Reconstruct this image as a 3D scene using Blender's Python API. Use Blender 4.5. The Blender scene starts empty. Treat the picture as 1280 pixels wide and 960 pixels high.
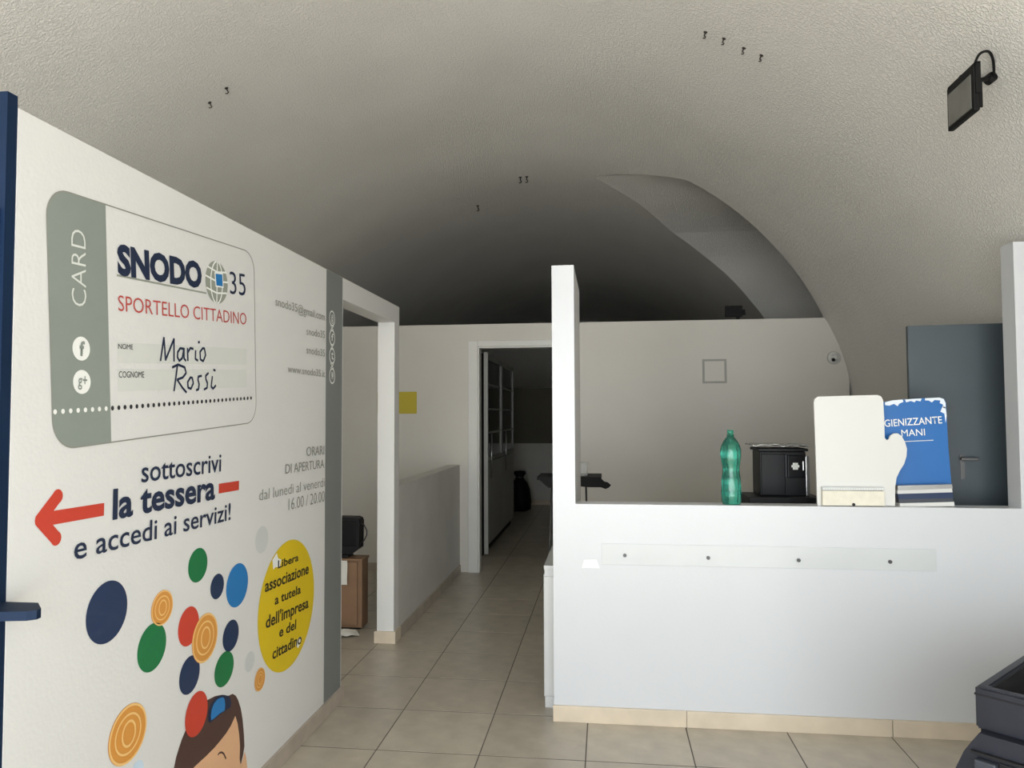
import bpy, bmesh, math, random
from mathutils import Vector, Matrix, Euler
random.seed(4)
sc = bpy.context.scene
COL = sc.collection

# ------------------------------------------------------------------ camera
H = 1.4407
F_PX = 941.2
YAW, PITCH, ROLL = 0.1235, 0.0418, -0.0036
cd = bpy.data.cameras.new('camera')
cam = bpy.data.objects.new('camera', cd)
COL.objects.link(cam)
cd.sensor_fit = 'HORIZONTAL'; cd.sensor_width = 36.0
cd.lens = F_PX / 1280 * 36.0
cd.clip_start = 0.02; cd.clip_end = 200
fw = Vector((-math.sin(YAW)*math.cos(PITCH), math.cos(YAW)*math.cos(PITCH), math.sin(PITCH)))
r0 = Vector((math.cos(YAW), math.sin(YAW), 0)); u0 = r0.cross(fw)
rr = math.cos(ROLL)*r0 + math.sin(ROLL)*u0
uu = -math.sin(ROLL)*r0 + math.cos(ROLL)*u0
m = Matrix((rr, uu, -fw)).transposed().to_4x4()
m.translation = (0, 0, H)
cam.matrix_world = m
sc.camera = cam

# ------------------------------------------------------------------ sky, daylight, exposure
w = bpy.data.worlds.new('sky'); sc.world = w
w.use_nodes = True
bg = w.node_tree.nodes['Background']
bg.inputs[0].default_value = (0.80, 0.90, 1.0, 1)
bg.inputs[1].default_value = 1.3
def area(name, loc, rot, sx, sy, power, col):
    l = bpy.data.lights.new(name, 'AREA'); l.shape = 'RECTANGLE'; l.size = sx; l.size_y = sy
    l.energy = power; l.color = col
    o = bpy.data.objects.new(name, l); COL.objects.link(o); o.location = loc; o.rotation_euler = rot
    return o
# daylight coming in through the wide shop entrance behind the camera
area('entrance_daylight', (0.1, -1.35, 1.25), (math.radians(90), 0, math.radians(0)), 4.4, 2.3, 152, (0.92, 0.965, 1.0))
sn = bpy.data.lights.new('sun', 'SUN'); sn.energy = 15; sn.angle = .01; sn.color = (1, .95, .88)
so = bpy.data.objects.new('sun', sn); COL.objects.link(so); so.rotation_euler = (math.radians(28), 0, math.radians(-8))
sc.view_settings.view_transform = 'Standard'
sc.view_settings.look = 'None'
sc.view_settings.gamma = 1
sc.view_settings.use_curve_mapping = False
sc.view_settings.exposure = .25
sc.cycles.use_denoising = True
sc.cycles.max_bounces = 8
sc.cycles.diffuse_bounces = 5
sc.cycles.caustics_reflective = False
sc.cycles.caustics_refractive = False

# ------------------------------------------------------------------ materials
def hexc(h):
    h = h.lstrip('#'); v = [int(h[i:i+2], 16)/255 for i in (0, 2, 4)]
    return tuple(x/12.92 if x <= .04045 else ((x+.055)/1.055)**2.4 for x in v)
def mat(name, col, rough=.6, metal=0, vary=.06, vscale=3.0, bump=0, bscale=60, tint=0, trans=0, spec=.5, alpha=1, coat=0, detail=3):
    if isinstance(col, str): col = hexc(col)
    M = bpy.data.materials.new(name); M.use_nodes = True
    N = M.node_tree.nodes; L = M.node_tree.links
    b = N['Principled BSDF']
    b.inputs['Roughness'].default_value = rough
    b.inputs['Metallic'].default_value = metal
    b.inputs['Specular IOR Level'].default_value = spec
    b.inputs['Transmission Weight'].default_value = trans
    b.inputs['Alpha'].default_value = alpha
    b.inputs['Coat Weight'].default_value = coat
    tc = N.new('ShaderNodeTexCoord')
    nz = N.new('ShaderNodeTexNoise'); nz.inputs['Scale'].default_value = vscale; nz.inputs['Detail'].default_value = 4
    L.new(tc.outputs['Object'], nz.inputs['Vector'])
    rp = N.new('ShaderNodeValToRGB')
    a = tuple(min(1, c*(1-vary)) for c in col) + (1,); z = tuple(min(1, c*(1+vary)) for c in col) + (1,)
    rp.color_ramp.elements[0].position = .3; rp.color_ramp.elements[0].color = a
    rp.color_ramp.elements[1].position = .7; rp.color_ramp.elements[1].color = z
    L.new(nz.outputs['Fac'], rp.inputs['Fac'])
    out = rp.outputs['Color']
    if tint:
        oi = N.new('ShaderNodeObjectInfo'); hs = N.new('ShaderNodeHueSaturation')
        mr = N.new('ShaderNodeMapRange'); mr.inputs[3].default_value = 1-tint; mr.inputs[4].default_value = 1+tint
        L.new(oi.outputs['Random'], mr.inputs[0]); L.new(mr.outputs[0], hs.inputs['Value'])
        L.new(out, hs.inputs['Color']); out = hs.outputs['Color']
    L.new(out, b.inputs['Base Color'])
    if bump:
        n2 = N.new('ShaderNodeTexNoise'); n2.inputs['Scale'].default_value = bscale; n2.inputs['Detail'].default_value = detail
        bp = N.new('ShaderNodeBump'); bp.inputs['Strength'].default_value = 1; bp.inputs['Distance'].default_value = bump
        L.new(tc.outputs['Object'], n2.inputs['Vector']); L.new(n2.outputs['Fac'], bp.inputs['Height']); L.new(bp.outputs[0], b.inputs['Normal'])
    return M

MT = {}
MT['white_paint'] = mat('white_paint', (.68,.68,.665), .45, vary=.02, vscale=1.2, bump=.0006, bscale=90)
MT['white_laminate'] = mat('white_laminate', (.66,.665,.66), .28, vary=.015, vscale=1.5)
MT['counter_paint'] = mat('counter_paint', (.585,.60,.62), .3, vary=.02, vscale=1.1, bump=.0003, bscale=60)
MT['back_paint'] = mat('back_paint', (.66,.635,.58), .5, vary=.03, vscale=1.5, bump=.0006, bscale=80)
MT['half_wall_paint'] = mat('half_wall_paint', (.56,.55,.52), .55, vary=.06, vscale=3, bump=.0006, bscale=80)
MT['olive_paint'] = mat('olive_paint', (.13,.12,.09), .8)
MT['door_white'] = mat('door_white', (.74,.74,.71), .35, vary=.02)
MT['tile'] = mat('tile', (.43,.385,.315), .33, vary=.12, vscale=9, bump=.0006, bscale=25, tint=.06)
MT['grout'] = mat('grout', (.11,.095,.08), .9)
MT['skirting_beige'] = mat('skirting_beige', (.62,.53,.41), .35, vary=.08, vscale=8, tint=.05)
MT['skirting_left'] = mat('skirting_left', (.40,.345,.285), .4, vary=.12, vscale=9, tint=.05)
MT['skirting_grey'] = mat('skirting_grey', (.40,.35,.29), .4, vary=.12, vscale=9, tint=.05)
MT['navy_metal'] = mat('navy_metal', (.004,.016,.045), .6, spec=.2, vary=.1)
MT['navy_dark'] = mat('navy_dark', (.004,.010,.05), .6, spec=.2, vary=.1)
MT['blue_grey_board'] = mat('blue_grey_board', (.042,.058,.068), .5, vary=.12, vscale=2)
MT['black_plastic'] = mat('black_plastic', (.005,.005,.006), .5, vary=.2, spec=.3)
MT['black_matte'] = mat('black_matte', (.005,.005,.005), .6, spec=.2, vary=.2)
MT['black_gloss'] = mat('black_gloss', (.003,.003,.004), .4, vary=.2, spec=.2)
MT['dark_glass'] = mat('dark_glass', (.02,.022,.022), .08, vary=.1)
MT['lamp_glass'] = mat('lamp_glass', (.15,.15,.135), .25, vary=.15, vscale=9)
MT['pavement'] = mat('pavement', (.38,.36,.33), .85, vary=.1)
MT['hook_metal'] = mat('hook_metal', (.06,.05,.045), .5, metal=.6)
MT['rim_grey'] = mat('rim_grey', (.36,.355,.32), .5)
MT['steel'] = mat('steel', (.42,.42,.42), .3, metal=1, vary=.1)
MT['screw_metal'] = mat('screw_metal', (.08,.08,.08), .4, metal=.8)
MT['slate_plastic'] = mat('slate_plastic', (.013,.015,.024), .42, vary=.12, vscale=12, bump=.0004, bscale=200)
MT['slate_light'] = mat('slate_light', (.040,.046,.060), .45, vary=.1)
MT['slate_dark'] = mat('slate_dark', (.004,.004,.006), .7, vary=.1)
MT['brown_board'] = mat('brown_board', (.25,.145,.08), .6, vary=.15, vscale=5)
MT['white_card'] = mat('white_card', (.64,.64,.615), .4, vary=.01)
MT['cream_paper'] = mat('cream_paper', (.70,.67,.56), .6, vary=.06, vscale=30)
MT['blue_card'] = mat('blue_card', (.015,.13,.40), .35, vary=.05)
MT['torn_white'] = mat('torn_white', (.72,.78,.84), .7, vary=.05)
MT['paper'] = mat('paper', (.78,.77,.72), .8, vary=.05)
MT['foil'] = mat('foil', (.45,.45,.43), .35, metal=.6, vary=.3, vscale=40, bump=.004, bscale=50)
MT['cabinet_grey'] = mat('cabinet_grey', (.30,.30,.28), .4)
MT['sign_strip'] = mat('sign_strip', (.565,.585,.59), .22, vary=.03)
MT['clear_plastic'] = mat('clear_plastic', (.55,.55,.52), .3, alpha=.22)
MT['pet_green'] = mat('pet_green', (.10,.80,.58), .06, trans=.9, vary=.1, vscale=20, bump=.002, bscale=35)
MT['sticker_white'] = mat('sticker_white', (.85,.85,.84), .3)  # white of the painted reflection on the counter front
MT['yellow_card'] = mat('yellow_card', (.52,.42,.02), .5, vary=.04)
for n, c in dict(navy='#14233f', dark='#2a2a2e', black='#1c1a14', red='#b8453f', grey='#8a8a82', pale='#d6dad4', white='#e8eae6').items():
    MT[n+'_print'] = mat(n+'_print', c, .5, vary=.03)
MT['navy_disc'] = mat('navy_disc', '#152b4e', .45, vary=.05)
MT['card_grey'] = mat('card_grey', '#868e87', .45, vary=.03)
MT['field_grey'] = mat('field_grey', '#cfd1cc', .5, vary=.02)
MT['stripe_grey'] = mat('stripe_grey', '#787b7a', .5, vary=.03)
MT['globe_grey'] = mat('globe_grey', '#8f9488', .5, vary=.03)
for n, c in dict(orange='#d4923f', green='#0b6f3b', blue='#1f74b4', red_disc='#c23c28', light_grey='#c6c9c8', pale_blue='#c3d6e4', yellow='#d8bb14', coin_line='#ecc078', skin='#dcae86', hair='#49302a', blush='#efc8b0').items():
    MT[n+'_print'] = mat(n+'_print', c, .45, vary=.04)

# stucco on the vault: worm-like trowelled relief
def stucco():
    M = bpy.data.materials.new('stucco'); M.use_nodes = True
    N = M.node_tree.nodes; L = M.node_tree.links; b = N['Principled BSDF']
    b.inputs['Roughness'].default_value = .85
    tc = N.new('ShaderNodeTexCoord')
    n0 = N.new('ShaderNodeTexNoise'); n0.inputs['Scale'].default_value = 1.1; n0.inputs['Detail'].default_value = 5
    rp = N.new('ShaderNodeValToRGB')
    rp.color_ramp.elements[0].position = .3; rp.color_ramp.elements[0].color = (.70,.685,.64,1)
    rp.color_ramp.elements[1].position = .7; rp.color_ramp.elements[1].color = (.77,.755,.71,1)
    L.new(tc.outputs['Object'], n0.inputs['Vector']); L.new(n0.outputs['Fac'], rp.inputs['Fac']); L.new(rp.outputs[0], b.inputs['Base Color'])
    n1 = N.new('ShaderNodeTexNoise'); n1.inputs['Scale'].default_value = 95; n1.inputs['Detail'].default_value = 3; n1.inputs['Distortion'].default_value = .8
    rg = N.new('ShaderNodeValToRGB')
    rg.color_ramp.elements[0].position = .42; rg.color_ramp.elements[0].color = (0,0,0,1)
    rg.color_ramp.elements[1].position = .62; rg.color_ramp.elements[1].color = (1,1,1,1)
    n2 = N.new('ShaderNodeTexNoise'); n2.inputs['Scale'].default_value = 2.2; n2.inputs['Detail'].default_value = 2
    ad = N.new('ShaderNodeMath'); ad.operation = 'MULTIPLY_ADD'; ad.inputs[1].default_value = 2.5
    L.new(tc.outputs['Object'], n1.inputs['Vector']); L.new(tc.outputs['Object'], n2.inputs['Vector'])
    L.new(n1.outputs['Fac'], rg.inputs['Fac'])
    L.new(n2.outputs['Fac'], ad.inputs[0]); L.new(rg.outputs[0], ad.inputs[2])
    bp = N.new('ShaderNodeBump'); bp.inputs['Strength'].default_value = .7; bp.inputs['Distance'].default_value = .005
    L.new(ad.outputs[0], bp.inputs['Height']); L.new(bp.outputs[0], b.inputs['Normal'])
    return M
MT['stucco'] = stucco()

# ------------------------------------------------------------------ helpers
def link(name, bm, mt, parent=None, smooth=False, kind=None):
    bmesh.ops.recalc_face_normals(bm, faces=bm.faces)
    me = bpy.data.meshes.new(name); bm.to_mesh(me); bm.free()
    if smooth:
        for p in me.polygons: p.use_smooth = True
    return put(name, me, mt, parent, kind)
def put(name, me, mt, parent=None, kind=None):
    if mt is not None and not me.materials: me.materials.append(MT[mt])
    o = bpy.data.objects.new(name, me); COL.objects.link(o)
    if parent: o.parent = parent
    if kind: o['kind'] = kind
    return o
def tag(o, label, cat, group=None):
    o['label'] = label; o['category'] = cat
    if group: o['group'] = group
    return o
def thing(name, label, cat, loc=(0,0,0), rz=0, group=None):
    o = bpy.data.objects.new(name, None); COL.objects.link(o)
    o.location = loc; o.rotation_euler = (0,0,rz); o.empty_display_size = .1
    return tag(o, label, cat, group)
def bx(bm, x0, x1, y0, y1, z0, z1, bev=0):
    r = bmesh.ops.create_cube(bm, size=1)
    for v in r['verts']:
        v.co = Vector(((x0+x1)/2 + v.co.x*(x1-x0), (y0+y1)/2 + v.co.y*(y1-y0), (z0+z1)/2 + v.co.z*(z1-z0)))
    if bev:
        es = list({e for v in r['verts'] for e in v.link_edges})
        bmesh.ops.bevel(bm, geom=es, offset=bev, segments=2, affect='EDGES', profile=.6)
    return r['verts']
def box(name, x0, x1, y0, y1, z0, z1, mt, parent=None, bev=0, kind=None):
    bm = bmesh.new(); bx(bm, x0, x1, y0, y1, z0, z1, bev)
    return link(name, bm, mt, parent, kind=kind)
def boxes(name, lst, mt, parent=None, bev=0, kind=None):
    bm = bmesh.new()
    for b in lst: bx(bm, *b, bev)
    return link(name, bm, mt, parent, kind=kind)
def cyl(bm, p, q, r, seg=16, r2=None):
    p = Vector(p); q = Vector(q); d = q-p
    mm = Matrix.Translation((p+q)/2) @ d.to_track_quat('Z', 'Y').to_matrix().to_4x4()
    bmesh.ops.create_cone(bm, cap_ends=True, segments=seg, radius1=r, radius2=r if r2 is None else r2, depth=d.length, matrix=mm)
def rod(name, p, q, r, mt, parent=None, seg=12):
    bm = bmesh.new(); cyl(bm, p, q, r, seg); return link(name, bm, mt, parent, True)
def tube(bm, pts, r, seg=8):
    pts = [Vector(p) for p in pts]; rings = []
    for i, p in enumerate(pts):
        t = (pts[min(i+1, len(pts)-1)] - pts[max(i-1, 0)]).normalized()
        a = t.orthogonal().normalized() if i == 0 else (rings[-1][1] - t*rings[-1][1].dot(t)).normalized()
        b = t.cross(a)
        rings.append(([bm.verts.new(p + r*(math.cos(k*2*math.pi/seg)*a + math.sin(k*2*math.pi/seg)*b)) for k in range(seg)], a))
    for i in range(len(rings)-1):
        A, B = rings[i][0], rings[i+1][0]
        for k in range(seg): bm.faces.new((A[k], A[(k+1) % seg], B[(k+1) % seg], B[k]))
    bm.faces.new(rings[0][0][::-1]); bm.faces.new(rings[-1][0])
def lathe(bm, prof, seg=32, c=(0,0,0)):
    rings = []
    for r, z in prof:
        rings.append([bm.verts.new((c[0]+r*math.cos(k*2*math.pi/seg), c[1]+r*math.sin(k*2*math.pi/seg), c[2]+z)) for k in range(seg)])
    for A, B in zip(rings, rings[1:]):
        for k in range(seg): bm.faces.new((A[k], A[(k+1) % seg], B[(k+1) % seg], B[k]))
    bm.faces.new(rings[0][::-1]); bm.faces.new(rings[-1])
def prism(name, poly, f, mt, parent=None, kind=None):
    """poly extruded between f(p,0) and f(p,1)"""
    bm = bmesh.new()
    A = [bm.verts.new(f(p, 0)) for p in poly]; B = [bm.verts.new(f(p, 1)) for p in poly]
    bm.faces.new(A); bm.faces.new(B[::-1])
    n = len(poly)
    for k in range(n): bm.faces.new((A[k], B[k], B[(k+1) % n], A[(k+1) % n]))
    return link(name, bm, mt, parent, kind=kind)

# wall-graphics table: metres on the left partition (y, z), and (x, z) for the stands
TEXTS = [
  ('card_lettering', 'CARD', 'pale_print', -0.012, (1.8064, 1.7276), (1.7976, 1.9239), 0.0543),
  ('logo_lettering', 'SNODO', 'navy_print', 0.05, (1.931, 1.841), (2.3717, 1.8763), 0.0833),
  ('number_lettering', '35', 'navy_print', -0.005, (2.563, 1.8843), (2.6823, 1.8958), 0.0816),
  ('subtitle_lettering', 'SPORTELLO CITTADINO', 'red_print', -0.005, (1.9364, 1.7363), (2.6894, 1.7868), 0.0437),
  ('field_lettering', 'NOME', 'dark_print', 0, (1.9394, 1.6301), (2.0047, 1.6338), 0.0145),
  ('field_lettering', 'COGNOME', 'dark_print', 0, (1.9441, 1.5501), (2.0601, 1.556), 0.0178),
  ('slogan_lettering', 'sottoscrivi', 'navy_print', 0.008, (2.0547, 1.2496), (2.5137, 1.2484), 0.059),
  ('slogan_lettering', 'la tessera', 'navy_print', 0.028, (1.9282, 1.1609), (2.4744, 1.158), 0.0815),
  ('slogan_lettering', 'e accedi ai servizi!', 'navy_print', 0.008, (1.7791, 1.0775), (2.5852, 1.0694), 0.0607),
  ('hours_lettering', 'ORARI', 'grey_print', 0.0, (3.2762, 1.2601), (3.4907, 1.257), 0.0419),
  ('hours_lettering', 'DI APERTURA', 'grey_print', 0.0, (3.0521, 1.198), (3.4919, 1.1937), 0.0399),
  ('hours_lettering', 'dal lunedì al venerdì', 'grey_print', -0.01, (2.8114, 1.1117), (3.4987, 1.1032), 0.0422),
  ('hours_lettering', '16.00 / 20.00', 'grey_print', -0.01, (3.0862, 1.0399), (3.5, 1.0318), 0.0501),
  ('contact_lettering', 'snodo35@gmail.com', 'grey_print', 0, (2.9398, 1.8971), (3.4892, 1.9026), 0.0379),
  ('contact_lettering', 'snodo35', 'grey_print', 0, (3.2653, 1.8107), (3.4908, 1.8173), 0.0341),
  ('contact_lettering', 'snodo35', 'grey_print', 0, (3.267, 1.7257), (3.4924, 1.7281), 0.034),
  ('contact_lettering', 'www.snodo35.it', 'grey_print', 0, (3.0656, 1.6285), (3.4942, 1.6295), 0.0321),
  ('oval_lettering', 'Libera', 'black_print', 0.02, (2.9854, 0.8151), (3.1953, 0.8076), 0.0318),
  ('oval_lettering', 'associazione', 'black_print', 0.02, (2.8683, 0.7454), (3.3116, 0.7287), 0.0448),
  ('oval_lettering', 'a tutela', 'black_print', 0.02, (2.9591, 0.6735), (3.2236, 0.6599), 0.0376),
  ('oval_lettering', "dell'impresa", 'black_print', 0.02, (2.8786, 0.6002), (3.3119, 0.5756), 0.0504),
  ('oval_lettering', 'e del', 'black_print', 0.02, (3.0039, 0.5299), (3.1754, 0.5178), 0.0405),
  ('oval_lettering', 'cittadino', 'black_print', 0.02, (2.9416, 0.4592), (3.2369, 0.4382), 0.0443),
]
DISCS = [
  ('navy_print', 1.9152, 0.912, 0.0858, 0.083),
  ('orange_print', 2.1707, 0.8593, 0.0566, 0.0527),
  ('green_print', 2.1229, 0.7549, 0.0722, 0.0701),
  ('green_print', 2.372, 0.9486, 0.0596, 0.0558),
  ('navy_print', 2.4996, 0.8504, 0.0459, 0.0431),
  ('blue_print', 2.6446, 0.8225, 0.0826, 0.0784),
  ('red_disc_print', 2.321, 0.7623, 0.0617, 0.0621),
  ('orange_print', 2.4227, 0.6961, 0.0822, 0.0809),
  ('navy_print', 2.6001, 0.6528, 0.0587, 0.0547),
  ('green_print', 2.5556, 0.5488, 0.0681, 0.0594),
  ('navy_print', 2.3308, 0.6039, 0.0611, 0.06),
  ('light_grey_print', 2.7487, 0.5128, 0.0391, 0.0371),
  ('orange_print', 2.8335, 0.417, 0.0448, 0.0438),
  ('orange_print', 2.0143, 0.5464, 0.0863, 0.081),
  ('light_grey_print', 2.8394, 0.9564, 0.0557, 0.0525),
  ('pale_blue_print', 2.0601, 0.4224, 0.0302, 0.0288),
]
RED_COIN = ('red_disc_print', 2.3746, 0.463, 0.0691, 0.0704)
OVAL = ('yellow_print', 3.0951, 0.642, 0.2839, 0.2696)
GLOBE = ('x', 2.4686, 1.909, 0.076, 0.0739)
BADGES = [
  ('white_print', 1.7912, 1.6177, 0.0329, 0.031),
  ('white_print', 1.7961, 1.5315, 0.033, 0.0311),
]
CARD = [
  (1.6549, 2.005),
  (2.7461, 2.0719),
  (2.7813, 1.4189),
  (1.6997, 1.3591),
]
BAND = [
  (1.8742, 2.0173),
  (1.9194, 1.373),
]
FIELDS = [
  [(1.9341, 1.6484), (2.696, 1.6964), (2.6974, 1.6358), (1.9381, 1.5908)],
  [(1.9386, 1.5736), (2.6978, 1.6177), (2.6994, 1.5511), (1.9428, 1.511)],
]
UNDERLINE = [
  (1.9288, 1.8345),
  (2.4008, 1.8604),
]
GLOBE_SQUARE = [
  (2.4494, 1.9423),
  (2.507, 1.949),
  (2.5139, 1.8973),
  (2.4587, 1.8922),
]
DOTS = [
  (1.6942, 1.4533),
  (1.9117, 1.4644),
  (2.7524, 1.5121),
]
ARROW = [
  (1.6612, 1.1947),
  (1.8882, 1.1918),
  (1.7181, 1.2449),
  (1.7157, 1.1422),
  (2.5063, 1.1883),
  (2.6425, 1.1867),
]
HAND = [
  [(2.1402, 1.6116), (2.1559, 1.6837), (2.1667, 1.6152), (2.2105, 1.6858), (2.2124, 1.615)],
  [(2.2639, 1.6585), (2.2459, 1.6587), (2.2322, 1.645), (2.2314, 1.6288), (2.2418, 1.6182), (2.2582, 1.628), (2.2678, 1.6607), (2.2686, 1.6281), (2.2793, 1.6208)],
  [(2.2881, 1.6625), (2.2911, 1.6224)],
  [(2.2904, 1.6498), (2.3047, 1.6647), (2.3223, 1.6632)],
  [(2.3368, 1.6593), (2.3361, 1.6312), (2.3514, 1.6268)],
  [(2.352, 1.6869), (2.3603, 1.6907)],
  [(2.3806, 1.6706), (2.364, 1.6571), (2.3674, 1.6317), (2.3853, 1.6273), (2.3998, 1.6494), (2.3913, 1.6708), (2.3806, 1.6706)],
  [(2.2314, 1.6046), (2.2232, 1.5606), (2.2148, 1.522)],
  [(2.2036, 1.5949), (2.2345, 1.6058), (2.2733, 1.5993), (2.2816, 1.5816), (2.2625, 1.5661), (2.2308, 1.5581), (2.262, 1.5329), (2.2852, 1.5192)],
  [(2.3072, 1.5683), (2.2916, 1.5529), (2.2947, 1.5348), (2.3115, 1.5317), (2.3252, 1.5507), (2.318, 1.5681), (2.3072, 1.5683)],
  [(2.3759, 1.5774), (2.3549, 1.5737), (2.3538, 1.5624), (2.3611, 1.5485), (2.3574, 1.5314), (2.3436, 1.5284)],
  [(2.4188, 1.5893), (2.4016, 1.5788), (2.4034, 1.5674), (2.4139, 1.5544), (2.4113, 1.5383), (2.3927, 1.5323)],
  [(2.445, 1.5791), (2.4384, 1.5439), (2.4513, 1.5366), (2.4691, 1.5489)],
  [(2.4527, 1.6021), (2.4648, 1.6004)],
]
HAIR = [
  (2.2061, 0.2714),
  (2.2294, 0.3153),
  (2.2485, 0.3455),
  (2.2604, 0.3739),
  (2.2752, 0.3958),
  (2.2902, 0.415),
  (2.3071, 0.431),
  (2.3397, 0.4585),
  (2.3948, 0.4787),
  (2.4469, 0.4819),
  (2.4954, 0.4765),
  (2.5459, 0.4629),
  (2.5885, 0.4436),
  (2.6186, 0.4398),
  (2.6427, 0.4245),
  (2.6605, 0.4032),
  (2.6824, 0.3635),
  (2.6976, 0.3176),
  (2.7098, 0.2558),
  (2.7144, 0.2137),
  (2.7043, 0.1846),
  (2.6873, 0.159),
  (2.6764, 0.1738),
  (2.6913, 0.1373),
  (2.7046, 0.0248),
]
FACE = [
  (2.3031, 0.2234),
  (2.3281, 0.2832),
  (2.3659, 0.295),
  (2.4398, 0.2977),
  (2.4936, 0.3019),
  (2.5307, 0.3079),
  (2.5752, 0.3179),
  (2.6078, 0.3303),
  (2.641, 0.353),
  (2.6591, 0.3163),
  (2.672, 0.2715),
  (2.6786, 0.229),
  (2.6769, 0.1835),
  (2.6837, 0.1589),
  (2.7011, 0.1694),
  (2.7163, 0.1928),
  (2.7284, 0.1673),
  (2.7382, 0.1225),
  (2.7409, 0.0068),
]
SLOT = [
  (2.4487, 0.4126),
  (2.4509, 0.4422),
  (2.4654, 0.4613),
  (2.4894, 0.4694),
  (2.5204, 0.4683),
  (2.5588, 0.4576),
  (2.5952, 0.4386),
  (2.6091, 0.414),
  (2.6029, 0.3969),
  (2.5602, 0.4003),
  (2.4973, 0.3996),
  (2.461, 0.3985),
]
SLOT_COIN = [
  (2.4686, 0.4047),
  (2.4664, 0.4209),
  (2.4719, 0.4403),
  (2.4867, 0.4548),
  (2.5081, 0.4603),
  (2.5333, 0.4573),
  (2.5513, 0.4514),
  (2.5592, 0.4405),
  (2.5636, 0.4214),
  (2.5602, 0.4035),
  (2.522, 0.4056),
  (2.4911, 0.4036),
]
BROW = [
  (2.5179, 0.268),
  (2.5285, 0.2697),
  (2.5431, 0.2655),
  (2.5587, 0.2533),
  (2.5741, 0.2297),
]
STRIPE = [
  3.5111,
  3.7421,
]
JOINT = (3.2329, 0.0697)
ICONS = [
  ('x', 3.5893, 1.9262, 0.0484, 0.0333),
  ('x', 3.591, 1.8306, 0.0484, 0.0335),
  ('x', 3.5926, 1.739, 0.0484, 0.0336),
  ('x', 3.5944, 1.6396, 0.0484, 0.0336),
]
MITT = [
  (0.9683, 1.0165),
  (0.9656, 1.2553),
  (0.9619, 1.4954),
  (0.9664, 1.512),
  (0.9815, 1.5218),
  (1.1207, 1.5253),
  (1.2441, 1.5278),
  (1.2606, 1.52),
  (1.2684, 1.5014),
  (1.2707, 1.4194),
  (1.2707, 1.3301),
  (1.2808, 1.3192),
  (1.2892, 1.3257),
  (1.2958, 1.341),
  (1.3126, 1.3507),
  (1.3291, 1.3507),
  (1.3453, 1.3377),
  (1.359, 1.3106),
  (1.3665, 1.2802),
  (1.3636, 1.2456),
  (1.3525, 1.2109),
  (1.3333, 1.1805),
  (1.3181, 1.1479),
  (1.3109, 1.1046),
  (1.3089, 1.0203),
]
MITT_TRAY = [
  (0.9888, 1.1225),
  (1.2537, 1.0997),
  (0.983, 1.0941),
  (1.256, 1.0231),
]
BLUE = [
  (1.3414, 1.0126),
  (1.337, 1.0891),
  (1.3077, 1.1767),
  (1.2735, 1.2866),
  (1.2747, 1.4745),
  (1.2835, 1.4944),
  (1.3258, 1.5031),
  (1.4305, 1.5112),
  (1.5344, 1.515),
  (1.5529, 1.5083),
  (1.5606, 1.4896),
  (1.5657, 1.2871),
  (1.5752, 1.102),
  (1.577, 1.0152),
]
BLUE_TEXT = [
  (1.2788, 1.3795),
  (1.5402, 1.3965),
  (1.5411, 1.4315),
  (1.3615, 1.3354),
  (1.4645, 1.3408),
  (1.4653, 1.3726),
  (1.3661, 1.3101),
  (1.5011, 1.3168),
]
CHIPS = [
  [(1.2919, 1.4943), (1.3236, 1.503), (1.3708, 1.5071), (1.3737, 1.496), (1.3546, 1.4873), (1.3481, 1.4763), (1.3316, 1.4874), (1.3126, 1.4787), (1.2937, 1.481)],
  [(1.3812, 1.507), (1.4282, 1.51), (1.4542, 1.511), (1.4487, 1.4978), (1.4301, 1.5023), (1.4226, 1.4936), (1.4071, 1.5002), (1.3861, 1.4938)],
  [(1.4698, 1.512), (1.5319, 1.5149), (1.5503, 1.5082), (1.5581, 1.4895), (1.5574, 1.4643), (1.5472, 1.4676), (1.5456, 1.4841), (1.5333, 1.4885), (1.5357, 1.5017), (1.511, 1.504), (1.4983, 1.4931), (1.4851, 1.502), (1.4695, 1.5021)],
]
BANDS = [
  (1.3245, 1.1115),
  (1.5577, 1.1198),
  (1.324, 1.0898),
  (1.5603, 1.1015),
  (1.3257, 1.0735),
  (1.5619, 1.0832),
  (1.3292, 1.0486),
  (1.5632, 1.0574),
  (1.3309, 1.0312),
  (1.5648, 1.0402),
  (1.3326, 1.0161),
  (1.5663, 1.0208),
]

# ------------------------------------------------------------------ structure
XL = -1.347          # face of the left partition
YC = 3.618           # front face of the counter wall
YB = 6.9             # face of the back wall
TOP = 2.158
# floor: grout bed, one object per tile in view, the rest joined
P = .45; X0 = -.996; Y0 = 3.218
floor = box('floor', -3.5, 2.3, -1.598, 17.2, -.12, -.0012, 'grout', kind='structure')
def tile_mesh():
    bm = bmesh.new(); g = .0028
    vs = bx(bm, g, P-g, g+.0012, P-g-.0012, -.009, 0)
    me = bpy.data.meshes.new('tile'); bm.to_mesh(me); bm.free(); return me
TM = tile_mesh(); rest = bmesh.new()
for i in range(-5, 8):
    for j in range(-11, 32):
        x = X0 + i*P; y = Y0 + j*P
        if x > 2.1: continue
        if -2 <= j <= 11 and x < 2.1:
            o = put('floor_tile', TM, 'tile', floor); o.location = (x, y, 0)
            o['label'] = 'square beige floor tile'
        else:
            g = .002
            vs = [rest.verts.new(c) for c in ((x+g, y+g, 0), (x+P-g, y+g, 0), (x+P-g, y+P-g, 0), (x+g, y+P-g, 0))]
            rest.faces.new(vs)
o = link('distant_tiles', rest, 'tile', floor, kind='stuff')

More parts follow.
